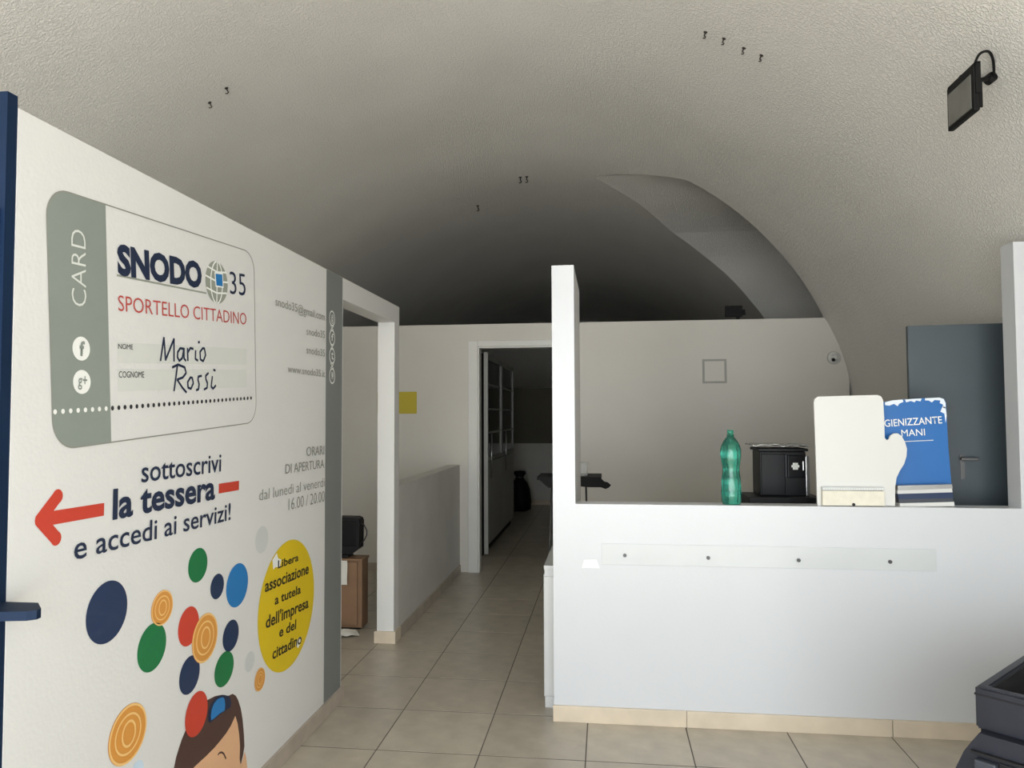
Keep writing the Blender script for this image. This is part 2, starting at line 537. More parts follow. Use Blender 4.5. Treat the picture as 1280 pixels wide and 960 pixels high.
# vault: flattened barrel running away from the entrance, with a lunette cut into its right side
XC, ZC, A_, B_ = -.6, 1.45, 2.75, 2.12
NEAR = [(-.10, 6.56), (.30, 6.31), (.50, 6.2), (.67, 6.12), (.94, 6.26), (1.23, 6.44), (1.45, 6.60), (1.68, 6.75), (1.93, 6.93), (2.02, 6.98)]
FAR = [(-.10, 6.57), (.34, 7.17), (.69, 7.82), (1.06, 8.19), (1.39, 8.43), (1.63, 8.62), (1.77, 8.68), (1.93, 8.74), (2.02, 8.78)]
def interp(t, x):
    for (a, b), (c, d) in zip(t, t[1:]):
        if a <= x <= c: return b + (d-b)*(x-a)/(c-a)
    return t[-1][1]
bm = bmesh.new()
ths = [math.radians(-90 + 180*k/120) for k in range(121)]
prof = [(XC + A_*math.sin(t), ZC + B_*math.cos(t)) for t in ths]
prof = [(prof[0][0], -.1)] + prof + [(prof[-1][0], -.1)]
def row(ys):   # ys: function of x -> y
    return [bm.verts.new((x, ys(x, z), z)) for x, z in prof]
def pocket(x, z): return x > -.10 and z > 1.9
front = [row(lambda x, z, y=y: y) for y in (-1.3, 0, 1.5, 3, 4.5, 5.6)]
def ynear(x, z):
    return interp(NEAR, x) if pocket(x, z) else 6.56 if x <= -.10 else 7.0
def yfar(x, z):
    return interp(FAR, x) if pocket(x, z) else 6.57 if x <= -.10 else 8.78
rn = row(ynear); rf = row(yfar)
back = [row(lambda x, z, y=y: y) for y in (9.6, 12, 14.5, 17)]
seq = front + [rn]
for a, b in zip(seq, seq[1:]):
    for k in range(len(a)-1): bm.faces.new((a[k], a[k+1], b[k+1], b[k]))
seq = [rf] + back
for a, b in zip(seq, seq[1:]):
    for k in range(len(a)-1): bm.faces.new((a[k], a[k+1], b[k+1], b[k]))
for k in range(len(prof)-1):
    if not (pocket(*prof[k]) and pocket(*prof[k+1])):
        bm.faces.new((rn[k], rn[k+1], rf[k+1], rf[k]))
# lunette: surface carried sideways (+x) from the far groin, closed above and at its outer end
idx = [k for k in range(len(prof)) if pocket(*prof[k])]
ext = []
for k in idx:
    v = rf[k].co
    ext.append(bm.verts.new((3.0, v.y, v.z)))
for n in range(len(idx)-1):
    bm.faces.new((rf[idx[n]], rf[idx[n+1]], ext[n+1], ext[n]))
top = max(rf[k].co.z for k in idx)
# near jamb of the lunette (faces away from the entrance)
nz = [bm.verts.new((3.0, rn[k].co.y, rn[k].co.z)) for k in idx]
for n in range(len(idx)-1):
    bm.faces.new((rn[idx[n]], rn[idx[n+1]], nz[n+1], nz[n]))
    bm.faces.new((nz[n], nz[n+1], ext[n+1], ext[n]))
bm.faces.new((rn[idx[-1]], nz[-1], ext[-1], rf[idx[-1]]))
bm.faces.new((rn[idx[0]], rf[idx[0]], ext[0], nz[0]))
# end wall of the vault
bm.faces.new(back[-1])
me = bpy.data.meshes.new('ceiling'); bm.to_mesh(me); bm.free()
for p in me.polygons: p.use_smooth = False
ceiling = put('ceiling', me, 'stucco', kind='structure')
ceiling['label'] = 'grey stucco vault with a lunette'

# entrance end behind the camera, with the wide opening
bm = bmesh.new()
N_ = 40
arc = [(XC + A_*math.sin(math.radians(-90+180*k/N_)), ZC + B_*math.cos(math.radians(-90+180*k/N_))) for k in range(N_+1)]
U1 = [bm.verts.new((x, -1.3, max(z, 2.45))) for x, z in arc if z > 2.45]
L1 = [bm.verts.new((x, -1.3, 2.449)) for x, z in arc if z > 2.45]
for k in range(len(U1)-1): bm.faces.new((L1[k], L1[k+1], U1[k+1], U1[k]))
link('wall_front', bm, 'white_paint', kind='structure')

box('ground_outside', -12, 12, -16, -1.6, -.12, -.01, 'pavement', kind='structure')

# left partition, door opening, column and lintel
wl = boxes('wall_left', [(XL-.11, XL, 1.567, 3.748, 0, TOP), (XL-.11, XL, 3.748, 4.71, 2.045, TOP), (XL-.11, XL, 4.71, 4.82, 0, TOP)], 'white_paint', kind='structure')
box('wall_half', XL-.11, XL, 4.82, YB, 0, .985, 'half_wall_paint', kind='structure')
# back wall with its door opening
DX0, DX1, DZ = -1.175, -.345, 2.08
boxes('wall_back', [(-3.35, DX0, YB, YB+.12, 0, 2.292), (DX0, DX1, YB, YB+.12, DZ, 2.292), (DX1, 2.12, YB, YB+.12, 0, 2.292)], 'back_paint', kind='structure')
d1 = boxes('door_1', [(DX0-.09, DX0, YB-.02, YB+.14, 0, DZ+.055), (DX1, DX1+.09, YB-.02, YB+.14, 0, DZ+.055), (DX0, DX1, YB-.02, YB+.14, DZ, DZ+.055)], 'door_white', bev=.004, kind='structure')
boxes('door_lining', [(DX0, DX0+.012, YB, YB+.12, 0, DZ), (DX1-.012, DX1, YB, YB+.12, 0, DZ), (DX0+.012, DX1-.012, YB, YB+.12, DZ-.012, DZ)], 'door_white', d1)
# far room end
boxes('wall_far', [(-3.35, 2.1, 12.2, 12.32, 0, .985)], 'half_wall_paint', kind='structure')
box('wall_far_upper', -3.35, 2.1, 12.32, 12.42, .985, 1.89, 'olive_paint', kind='structure')
# counter wall: low front with sill, post at the left, pier at the right
XP, XQ, XJ = -.254, -.147, 1.829
SILL = 1.019
wc = boxes('wall_counter', [(XP, 2.12, YC, YC+.11, 0, SILL), (XP, XQ, YC, YC+.11, SILL, 2.166), (XJ, 2.12, YC, YC+.11, SILL, 2.215)], 'counter_paint', kind='structure')
box('wall_return', XP, XQ, YC+.11, 4.40, 0, 2.166, 'white_paint', kind='structure')

# skirtings, piece by piece
def skirting(name, segs, mt):
    root = None
    for s in segs:
        bm = bmesh.new(); bx(bm, *s, .002)
        o = link(name if root is None else 'skirting_tile', bm, mt, root, kind='structure' if root is None else None)
        if root is None: root = o
    return root
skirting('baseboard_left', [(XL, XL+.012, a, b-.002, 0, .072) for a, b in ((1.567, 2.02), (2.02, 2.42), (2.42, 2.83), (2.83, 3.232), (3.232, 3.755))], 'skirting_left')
skirting('baseboard_partition_end', [(XL-.112, XL+.012, 3.748, 3.758, 0, .072)], 'skirting_beige')
skirting('baseboard_column', [(XL-.125, XL+.014, 4.696, 4.709, 0, .075), (XL+.0005, XL+.014, 4.71, 4.83, 0, .075)], 'skirting_beige')
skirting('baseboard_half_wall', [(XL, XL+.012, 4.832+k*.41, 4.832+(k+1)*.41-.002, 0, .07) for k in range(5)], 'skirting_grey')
skirting('baseboard_counter', [(XP-.004, .36-.0015, YC-.014, YC, 0, .074), (.36, 1.261-.003, YC-.014, YC, 0, .074), (1.261, 2.1, YC-.014, YC, 0, .074)], 'skirting_beige')
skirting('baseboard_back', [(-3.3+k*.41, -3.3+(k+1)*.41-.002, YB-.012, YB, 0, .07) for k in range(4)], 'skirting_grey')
skirting('baseboard_far', [(-3.3+k*.6, -3.3+(k+1)*.6-.002, 12.186, 12.2, 0, .08) for k in range(8)], 'skirting_beige')

# ------------------------------------------------------------------ printed wall graphics (flat print on the left partition)
def flat(name, polys, mt, parent, lay=1):
    """polys in wall coordinates (y, z); a flat film glued on the wall"""
    bm = bmesh.new()
    st_ = min(5e-5, 5e-4/len(polys))
    for n_, p in enumerate(polys):
        x = XL + .0006*lay + st_*n_
        vs = [bm.verts.new((x, a, b)) for a, b in p]
        f = bm.faces.new(vs)
        f.normal_update()
        if f.normal.x < 0: f.normal_flip()
    bmesh.ops.triangulate(bm, faces=bm.faces)
    me = bpy.data.meshes.new(name); bm.to_mesh(me); bm.free()
    return put(name, me, mt, parent)
def ell(cy, cz, ry, rz, n=40, a0=0, a1=360):
    return [(cy+ry*math.cos(math.radians(a0+(a1-a0)*k/n)), cz+rz*math.sin(math.radians(a0+(a1-a0)*k/n))) for k in range(n if a1-a0 == 360 else n+1)]
def stroke(pts, wd):
    out = []
    for (a, b), (c, d) in zip(pts, pts[1:]):
        dx, dz = c-a, d-b; l = math.hypot(dx, dz) or 1
        dx *= wd/2/l; dz *= wd/2/l
        out.append([(a-dz-dx*.3, b+dx-dz*.3), (a+dz-dx*.3, b-dx-dz*.3), (c+dz+dx*.3, d-dx+dz*.3), (c-dz+dx*.3, d+dx+dz*.3)])
    return out
def text_mesh(body, wt=0):
    cu = bpy.data.curves.new('lettering', 'FONT'); cu.body = body; cu.size = 1; cu.offset = wt; cu.resolution_u = 3
    cu.fill_mode = 'FRONT'
    ob = bpy.data.objects.new('lettering', cu); COL.objects.link(ob)
    bpy.context.view_layer.update()
    dg = bpy.context.evaluated_depsgraph_get()
    me = bpy.data.meshes.new_from_object(ob.evaluated_get(dg))
    bpy.data.objects.remove(ob); bpy.data.curves.remove(cu)
    xs = [v.co.x for v in me.vertices]; ys = [v.co.y for v in me.vertices]
    return me, min(xs), max(xs), max(ys)
def lettering(name, body, mt, wt, p0, p1, h, parent, place):
    me, x0, x1, y1 = text_mesh(body, wt)
    me.materials.clear()
    dy, dz = p1[0]-p0[0], p1[1]-p0[1]; l = math.hypot(dy, dz)
    bm = bmesh.new(); bm.from_mesh(me); bmesh.ops.remove_doubles(bm, verts=bm.verts, dist=1e-4)
    for f in bm.faces:
        if f.normal.z < 0: f.normal_flip()
    bm.to_mesh(me); bm.free(); me.update()
    for v in me.vertices:
        s = (v.co.x-x0)/(x1-x0); t = v.co.y/y1*h
        v.co = place(p0[0]+dy*s-dz/l*t, p0[1]+dz*s+dy/l*t)
    return put(name, me, mt, parent)

card = None
c4 = [Vector(p) for p in CARD]
ey = (c4[1]-c4[0]); ez = (c4[0]-c4[3])
LY = ((c4[1]-c4[0]).length + (c4[2]-c4[3]).length)/2; LZ = ((c4[0]-c4[3]).length + (c4[1]-c4[2]).length)/2
def cp(s, t):     # card coordinates in metres from its lower left corner
    u, v = s/LY, t/LZ
    q = c4[3]*(1-u)*(1-v) + c4[2]*u*(1-v) + c4[1]*u*v + c4[0]*(1-u)*v
    return (q.x, q.y)
R = .075
def rr_path(inset=0, x1=None):
    r = R-inset; pts = []
    for (cx, cz, a) in ((LY-R, R, -90), (LY-R, LZ-R, 0), (R, LZ-R, 90), (R, R, 180)):
        for k in range(9): 
            t = math.radians(a+90*k/8); pts.append((cx+r*math.cos(t), cz+r*math.sin(t)))
    return pts
BW = ((Vector(BAND[0])-c4[0]).length + (Vector(BAND[1])-c4[3]).length)/2
band = [(BW, 0), (BW, LZ)]
for (cx, cz, a) in ((R, LZ-R, 90), (R, R, 180)):
    for k in range(9):
        t = math.radians(a+90*k/8); band.append((cx+R*math.cos(t), cz+R*math.sin(t)))
card = flat('printed_card', [[cp(*p) for p in rr_path(.001)]], 'white_paint', wl, 1)
card['label'] = 'printed membership card drawing with grey band'
flat('card_band', [[cp(*p) for p in band]], 'card_grey', card, 2)
pa = rr_path(0); pa.append(pa[0])
flat('card_outline', stroke([cp(*p) for p in pa], .0035), 'grey_print', card, 2)
for f in FIELDS: flat('name_field', [f], 'field_grey', card, 2)
flat('logo_underline', stroke(UNDERLINE, .0055), 'globe_grey', card, 2)
# globe mark: grey disc crossed by pale lines with a blue square
gy, gz, gr, gq = GLOBE[1:]
gl = flat('globe_mark', [ell(gy, gz, gr, gq)], 'globe_grey', card, 3)
lines = []
for k in (-.45, .1, .55):
    hw = math.sqrt(1-k*k)*gr
    lines += stroke([(gy-hw, gz+k*gq+.004), (gy, gz+k*gq-.004), (gy+hw, gz+k*gq+.006)], .006)
for k in (-.55, 0, .5):
    lines += stroke([(gy+k*gr*math.cos(math.radians(a))*1.0, gz+gq*math.sin(math.radians(a))) for a in range(-80, 81, 16)], .006)
xg = flat('globe_grid', lines, 'white_print', card, 4)
flat('globe_square', [GLOBE_SQUARE], 'white_print', card, 5)
cq = [sum(p[0] for p in GLOBE_SQUARE)/4, sum(p[1] for p in GLOBE_SQUARE)/4]
flat('globe_centre', [[(cq[0]+(p[0]-cq[0])*.8, cq[1]+(p[1]-cq[1])*.8) for p in GLOBE_SQUARE]], 'blue_print', card, 6)
# dotted line across the card
D0, D1, D2 = [Vector(p) for p in DOTS]
sp = .0265
n1 = int((D1-D0).length/sp); n2 = int((D2-D1).length/sp)
flat('white_dots', [ell(*(D0+(D1-D0)*(k+.3)/n1), .0065, .0065, 10) for k in range(n1)], 'white_print', card, 3)
flat('dark_dots', [ell(*(D1+(D2-D1)*(k+.3)/n2), .0068, .0068, 10) for k in range(n2)], 'dark_print', card, 3)
for n_, b in enumerate(BADGES):
    bo = flat('round_badge', [ell(*b[1:])], 'white_print', card, 3)
    y, z = b[1], b[2]
    if n_ == 0: lettering('badge_letter', 'f', 'card_grey', .03, (y-.008, z-.018), (y+.011, z-.018), .038, bo, lambda a, c: (XL+.003, a, c))
    else: lettering('badge_letter', 'g+', 'card_grey', .01, (y-.016, z-.010), (y+.018, z-.010), .026, bo, lambda a, c: (XL+.003, a, c))
flat('handwriting', [q for s in HAND for q in stroke(s, .0078)], 'navy_print', card, 4)
for (n, b, c, wt, p0, p1, h) in TEXTS:
    par = card if n in ('card_lettering', 'logo_lettering', 'number_lettering', 'subtitle_lettering', 'field_lettering') else None
    if n == 'card_lettering': par = card
    if n == 'oval_lettering': continue
    if n == 'card_lettering': h = abs(h)
    lettering(n, b, c, wt, p0, p1, h, par or wl, lambda a, q: (XL+.0024, a, q))
oval = flat('yellow_oval', [ell(*OVAL[1:], 56)], 'yellow_print', wl, 2)
for (n, b, c, wt, p0, p1, h) in TEXTS:
    if n == 'oval_lettering': lettering(n, b, c, wt, p0, p1, h, oval, lambda a, q: (XL+.0024, a, q))
wear = flat('peeled_patch', [[(2.935, .859), (2.975, .880), (2.99, .855), (3.02, .845), (3.005, .815), (2.965, .825), (2.943, .818)], [(3.173, .449), (3.207, .470), (3.235, .467), (3.228, .44), (3.20, .426)]], 'white_print', oval, 3)
ar = [Vector(p) for p in ARROW]
flat('red_arrow', stroke([ar[0], ar[1]], .034) + stroke([ar[0], ar[2]], .034) + stroke([ar[0], ar[3]], .034) + [ell(*ar[2], .018, .018, 14), ell(*ar[3], .018, .018, 14), ell(*ar[0], .017, .017, 14)], 'red_disc_print', wl, 2)
flat('red_dash', stroke([ar[4], ar[5]], .034), 'red_disc_print', wl, 2)
for n_, (c, y, z, ry, rz) in enumerate(DISCS):
    if c == 'navy_print': c = 'navy_disc'
    d = flat('printed_coin' if c == 'orange_print' else 'printed_disc', [ell(y, z, ry, rz)], c, wl, 2 + (n_ == 7)*.6)
    if c == 'orange_print' and ry > .04:
        ring = ell(y, z, ry*.66, rz*.66, 30); ring.append(ring[0])
        ring2 = ell(y+ry*.03, z, ry*.34, rz*.42, 24); ring2.append(ring2[0])
        ring0 = ell(y, z, ry*.95, rz*.95, 36); ring0.append(ring0[0])
        flat('coin_relief', stroke(ring, ry*.07)+stroke(ring2, ry*.08)+stroke(ring0, ry*.08), 'coin_line_print', d, 3.5)
face = flat('printed_face', [FACE], 'skin_print', wl, 1.6)
face['label'] = 'cartoon face of a person with brown fringe'
flat('hair', [HAIR], 'hair_print', face, 1)
flat('coin_slot', [SLOT], 'navy_print', face, 2.4)
flat('slot_coin', [SLOT_COIN], 'blue_print', face, 3)
flat('eyebrow', stroke(BROW, .0062), 'hair_print', face, 2.6)
flat('cheek', [ell(2.535, .185, .028, .024)], 'blush_print', face, 2.6)
flat('printed_disc', [ell(*RED_COIN[1:])], 'red_disc_print', wl, 3.4)
st = flat('grey_stripe', [[(STRIPE[0], .072), (3.738, .072), (3.738, TOP-.001), (STRIPE[0], TOP-.001)]], 'stripe_grey', wl, 1)
for n_, (c, y, z, ry, rz) in enumerate(ICONS):
    ring = ell(y, z, .036, .036, 24); ring.append(ring[0])
    ic = flat('contact_icon', stroke(ring, .007), 'white_print', st, 2)
    lettering('icon_glyph', ['@', 'f', 't', 'w'][n_], 'white_print', .01, (y-.015, z-.016), (y+.017, z-.016), .036, ic, lambda a, q: (XL+.0024, a, q))
    if n_ < 3:
        zz = (z + ICONS[n_+1][2])/2
        flat('stripe_link', stroke([(y-.02, zz+.012), (y+.02, zz-.012)], .007)+stroke([(y-.02, zz-.012), (y+.02, zz+.012)], .007), 'pale_print', st, 2)

# ------------------------------------------------------------------ navy entrance frame and ledge at the left edge
nf = thing('entrance_frame', 'navy blue metal entrance frame at the near end of the white partition', 'frame', (XL-.1, 1.5, 0))
def loc(o, root):
    o.matrix_parent_inverse = Matrix.Translation(root.location).inverted() if root.rotation_euler.z == 0 else root.matrix_basis.inverted()
    return o
loc(box('post', XL-.5, XL-.001, 1.535, 1.565, 0, 2.185, 'navy_metal', nf), nf)
loc(box('lower_panel', XL-.5, XL-.012, 1.515, 1.535, 0, 1.915, 'navy_dark', nf), nf)
bm = bmesh.new()
vs0 = [(-1.90, 1.36), (-1.232, 1.488), (-1.218, 1.500), (-1.220, 1.515), (-1.264, 1.56), (-1.90, 1.56)]
A = [bm.verts.new((x, y, 1.006)) for x, y in vs0]; B = [bm.verts.new((x, y, 1.026)) for x, y in vs0]
bm.faces.new(A[::-1]); bm.faces.new(B)
for k in range(6): bm.faces.new((A[k], A[(k+1) % 6], B[(k+1) % 6], B[k]))
ld = link('ledge', bm, 'navy_metal', nf); loc(ld, nf); ld['label'] = 'navy ledge jutting past the wall'

# ------------------------------------------------------------------ floodlights, hooks, camera
def floodlight(root):
    """square lamp facing -x; local origin at the mount on the vault"""
    X = -.184
    bm = bmesh.new(); bx(bm, X, X+.022, -.245, -.03, -.222, -.052, .005); link('housing', bm, 'black_matte', root)
    bm = bmesh.new(); bx(bm, X+.022, X+.032, -.225, -.05, -.205, -.095, .003)
    for j in range(6): bx(bm, X+.03, X+.045, -.215+.028*j, -.208+.028*j, -.2, -.1)
    link('heat_sink', bm, 'black_matte', root)
    box('glass', X-.003, X+.001, -.228, -.047, -.208, -.082, 'lamp_glass', root)
    bm = bmesh.new()
    for y in (-.250, -.030): bx(bm, X+.006, X+.024, y-.001, y+.005, -.16, -.045)
    bx(bm, X+.006, X+.024, -.251, -.025, -.049, -.043)
    link('bracket', bm, 'black_matte', root)
    bm = bmesh.new(); tube(bm, [(X+.015, -.12, -.043), (X+.05, -.09, -.035), (-.07, -.05, -.03), (0, 0, 0)], .009, 10); cyl(bm, (-.02, 0, -.014), (.006, 0, .006), .02, 14)
    link('mount_arm', bm, 'black_matte', root, True)
    ctl = [Vector(p) for p in ((X+.03, -.14, -.1), (X+.03, -.15, -.06), (X+.04, -.17, -.02), (X+.06, -.17, .02), (-.08, -.14, .042), (-.04, -.09, .038), (-.012, -.04, .015), (0, -.01, -.01), (0, 0, -.02))]
    pts = []
    for k in range(1, len(ctl)-2):
        for n in range(5):
            t = n/5; a, b, c, d = ctl[k-1:k+3]
            pts.append(.5*((2*b)+(c-a)*t+(2*a-5*b+4*c-d)*t*t+(3*b-a-3*c+d)*t**3))
    bm = bmesh.new(); tube(bm, pts, .005)
    link('cable', bm, 'black_matte', root, True)
FL = thing('floodlight', 'small black square floodlight on a bracket high on the right of the vault', 'floodlight', (1.534, 3.149, 2.775))
floodlight(FL)
F2 = thing('floodlight', 'dark lamp in the shadow above the top of the back wall', 'floodlight', (1.20, 6.97, 2.292+.10))
bm = bmesh.new(); bx(bm, -.12, .03, -.03, .0, -.07, .03, .006); bx(bm, -.05, .06, 0, .03, -.05, .0, .005); link('housing', bm, 'black_matte', F2)
bm = bmesh.new(); bx(bm, -.02, .01, .0, .012, -.10, -.03); bx(bm, -.04, .03, -.02, .03, -.10, -.094); link('bracket', bm, 'black_matte', F2)

def vault_pt(x, y, drop=0):
    return Vector((x, y, ZC + B_*math.sqrt(max(0, 1-((x-XC)/A_)**2))))
HK = [(.521, 3.845, 'small dark hook in the vault, leftmost of the row of four on the right'),
      (.614, 3.857, 'small dark hook in the vault, second from the left in the row of four'),
      (.717, 3.887, 'small dark hook in the vault, third from the left in the row of four'),
      (.805, 3.897, 'small dark hook in the vault, nearest the floodlight'),
      (-2.174, 3.886, 'small dark hook above the left partition, lower of the pair'),
      (-2.057, 3.85, 'small dark hook above the left partition, upper of the pair'),
      (-.738, 6.6, 'small hook deep in the vault left of the lunette tip, left of a close pair'),
      (-.68, 6.6, 'small hook deep in the vault left of the lunette tip, right of a close pair'),
      (-1.237, 7.258, 'lone small hook deep in the dark part of the vault')]
for n_, (x, y, lb) in enumerate(HK):
    p = vault_pt(x, y); nrm = Vector((-(x-XC)/A_**2, 0, -(p.z-ZC)/B_**2)).normalized()
    bm = bmesh.new()
    big = 1.0 if n_ < 6 else 1.5
    q = p + nrm*.022*big
    cyl(bm, p-nrm*.004, p+nrm*.003, .010*big, 10); cyl(bm, p, q, .0035*big, 8)
    tube(bm, [q, q+Vector((.006, -.004, -.006))*big, q+Vector((.003, -.01, -.016))*big, q+Vector((-.008, -.012, -.016))*big], .003*big, 6)
    tag(link('ceiling_hook', bm, 'hook_metal', None, True), lb, 'hook', 'hooks screwed into the vault')

dc = thing('dome_camera', 'small round white dome camera at the right end of the back wall', 'camera', (1.995, YB, 1.937))
bm = bmesh.new(); cyl(bm, (0, 0, 0), (0, -.016, 0), .058, 28, .052); link('base_ring', bm, 'white_card', dc, True)
bm = bmesh.new(); bmesh.ops.create_uvsphere(bm, u_segments=20, v_segments=12, radius=.034, matrix=Matrix.Translation((0, -.012, 0))); link('dome', bm, 'white_card', dc, True)
bm = bmesh.new(); cyl(bm, (-.014, -.030, -.016), (-.018, -.048, -.022), .015, 14); link('lens', bm, 'black_gloss', dc)

# framed blank plate and yellow card on the back wall
vp = thing('wall_plate', 'square blank white plate with a grey rim on the back wall', 'plate', (.969, YB, 1.83))
boxes('rim', [(-.105, -.087, -.012, 0, -.108, .108), (.087, .105, -.012, 0, -.108, .108), (-.087, .087, -.012, 0, .09, .108), (-.087, .087, -.012, 0, -.108, -.09)], 'rim_grey', vp)
box('plate', -.087, .087, -.006, 0, -.09, .09, 'back_paint', vp)
tag(box('yellow_poster', -2.136, -1.757, YB-.004, YB-.0005, 1.461, 1.667, 'yellow_card'), 'plain yellow rectangle on the back wall behind the column', 'poster')

# ------------------------------------------------------------------ strip with four screws on the counter front
sg = thing('sign_strip', 'pale strip left on the counter front with four dark screws', 'strip', (.72, YC, .785))
box('strip', -.744, .746, -.0035, 0, -.049, .049, 'sign_strip', sg, .001)
for x, z in ((.084, .781), (.467, .777), (.871, .774), (1.268, .775)):
    bm = bmesh.new(); cyl(bm, (x-.72, -.003, z-.785), (x-.72, -.010, z-.785), .0085, 12); link('screw', bm, 'screw_metal', sg)
tag(prism('sticker', [(-.118, .718), (-.108, .755), (-.05, .757), (-.034, .718)], lambda p, t: (p[0], YC-.0005-.001*t, p[1]), 'sticker_white'), 'small white sticker on the counter front left of the screws', 'sticker')  # bright reflection on the glossy counter, painted as a flat white patch

# ------------------------------------------------------------------ things on the sill
bt = thing('water_bottle', 'empty green plastic water bottle without a cap on the counter sill', 'bottle', (.585, 3.672, SILL))
prof_b = [(.030, .004), (.040, .0), (.045, .012), (.046, .06), (.0445, .07), (.046, .08), (.0445, .095), (.046, .105), (.0425, .125), (.0385, .15), (.0395, .175), (.044, .20), (.047, .225), (.047, .255), (.043, .275), (.034, .295), (.022, .312), (.0145, .320), (.0145, .332)]
bm = bmesh.new(); lathe(bm, prof_b, 36)
for v in bm.verts:
    if .05 < v.co.z < .29: 
        a = math.atan2(v.co.y, v.co.x); k = 1 + .025*math.sin(a*8 + v.co.z*60); v.co.x *= k; v.co.y *= k
link('bottle_body', bm, 'pet_green', bt, True)
bm = bmesh.new(); lathe(bm, [(.0145, .322), (.0185, .323), (.0185, .327), (.0145, .328), (.0145, .345), (.0155, .346), (.0155, .35), (.011, .35)], 28); link('neck', bm, 'pet_green', bt, True)

ms = thing('display_stand', 'white mitten-shaped cardboard stand seen from behind on the sill', 'stand', (1.12, 3.66, SILL))
def onface(y0, y1, root):
    return lambda p, t: (p[0]-root.location.x, (y0 if t == 0 else y1)-root.location.y, p[1]-root.location.z+.0015)
bp_ = prism('board', MITT, onface(3.650, 3.662, ms), 'white_card', ms)
box('paper_tray', .985-1.12, 1.256-1.12, -.035, -.011, .004, .072, 'cream_paper', ms, .002)
box('tray_lip', .985-1.12, 1.256-1.12, -.036, -.011, .074, .088, 'sign_strip', ms, .001)
bm = bmesh.new()
for k in range(24): bx(bm, .989-1.12+k*.0111, .995-1.12+k*.0111, -.0375, -.036, .077, .085)
link('perforation', bm, 'field_grey', ms)
bm = bmesh.new(); cyl(bm, (.0, -.0352, .010), (.0, -.039, .010), .007, 10); link('lock', bm, 'black_plastic', ms)
box('back_strut', -.03, .03, .002, .008, .0, .30, 'white_card', ms)

bs = thing('display_stand', 'blue hand sanitiser stand with torn white edge behind the mitten stand', 'stand', (1.44, 3.70, SILL))
bp2 = prism('board', BLUE, onface(3.700, 3.712, bs), 'blue_card', bs)
def onblue(a, q): return (a-1.44, 3.6955-3.70, q-SILL+.0015)
for s in CHIPS: prism('torn_patch', s, onface(3.6975, 3.6995, bs), 'torn_white', bs)
prism('torn_patch', [(1.535, 1.45), (1.552, 1.44), (1.556, 1.40), (1.561, 1.43), (1.558, 1.47), (1.545, 1.475)], onface(3.6975, 3.6995, bs), 'torn_white', bs)
t_ = BLUE_TEXT
lettering('sign_lettering', 'IGIENIZZANTE', 'white_print', .006, t_[0], t_[1], .033, bs, onblue)
lettering('sign_lettering', 'MANI', 'white_print', 0, t_[3], t_[4], .031, bs, onblue)
prism('small_print', [(t_[6][0], t_[6][1]), (t_[7][0], t_[7][1]), (t_[7][0], t_[7][1]+.003), (t_[6][0], t_[6][1]+.003)], onface(3.6982, 3.6995, bs), 'pale_print', bs)
b_ = BANDS
def band_box(name, i, j, mt, y0, y1):
    p = [b_[i], b_[i+1], b_[j+1], b_[j]]
    return prism(name, p, onface(y0, y1, bs), mt, bs)
band_box('tray_rim', 0, 2, 'steel', 3.655, 3.70)
band_box('tray_front', 2, 4, 'white_card', 3.662, 3.70)
band_box('tray_band', 4, 6, 'navy_disc', 3.660, 3.70)
band_box('tray_band', 6, 8, 'slate_light', 3.662, 3.70)
band_box('tray_base', 8, 10, 'white_card', 3.655, 3.70)

# ------------------------------------------------------------------ behind the counter
sd = thing('service_desk', 'desk hidden behind the counter that carries the black coffee machine', 'desk', (.9, 4.08, 0))
box('desk_top', -.24, .50, -.27, .20, .925, .95, 'white_laminate', sd, .003)
for x in (-.20, .46):
    for y in (-.23, .16): box('leg', x-.02, x+.02, y-.02, y+.02, 0, .925, 'steel', sd)
cm = thing('coffee_machine', 'black box-shaped coffee machine with pale emblem beside the white stand', 'machine', (.91, 4.05, .95))
box('base_plate', -.19, .17, -.07, .20, 0, .07, 'black_plastic', cm, .004)
box('body', -.118, .112, .0, .20, .07, .30, 'black_plastic', cm, .006)
box('front_panel', -.112, .006, -.012, .0, .075, .287, 'black_gloss', cm, .003)
box('side_strip', .113, .132, .01, .18, .07, .275, 'steel', cm, .003)
box('lid', -.130, .120, -.02, .205, .301, .315, 'black_plastic', cm, .004)
box('brew_head', .018, .100, -.016, .0, .165, .28, 'black_gloss', cm, .004)
bm = bmesh.new()
for k in range(6):
    a = k*math.pi/3; bx(bm, .055+.013*math.cos(a)-.006, .055+.013*math.cos(a)+.006, -.019, -.0165, .225+.013*math.sin(a)-.006, .225+.013*math.sin(a)+.006)
bx(bm, .049, .061, -.020, -.0165, .219, .231)
link('emblem', bm, 'pale_print', cm)
bm = bmesh.new(); cyl(bm, (.094, -.018, .205), (.094, -.018, .25), .004, 10); link('handle', bm, 'steel', cm)
bm = bmesh.new(); bx(bm, .008, .012, -.010, -.002, .17, .28); link('seam', bm, 'slate_light', cm)
# crumpled bag lying on the lid
bm = bmesh.new()
bmesh.ops.create_grid(bm, x_segments=22, y_segments=14, size=.5, matrix=Matrix.Diagonal((.29, .22, 1, 1)))
for v in bm.verts:
    v.co.z = .006 + .010*abs(math.sin(v.co.x*47+v.co.y*31)) + .006*random.random() + (.004 if v.co.x < 0 else 0)
r_ = bmesh.ops.solidify(bm, geom=bm.faces[:], thickness=.002)
cb = link('crumpled_bag', bm, 'foil', None); cb.location = (.90, 4.145, .95+.3155)
tag(cb, 'crumpled grey plastic bag lying on top of the black machine', 'bag')

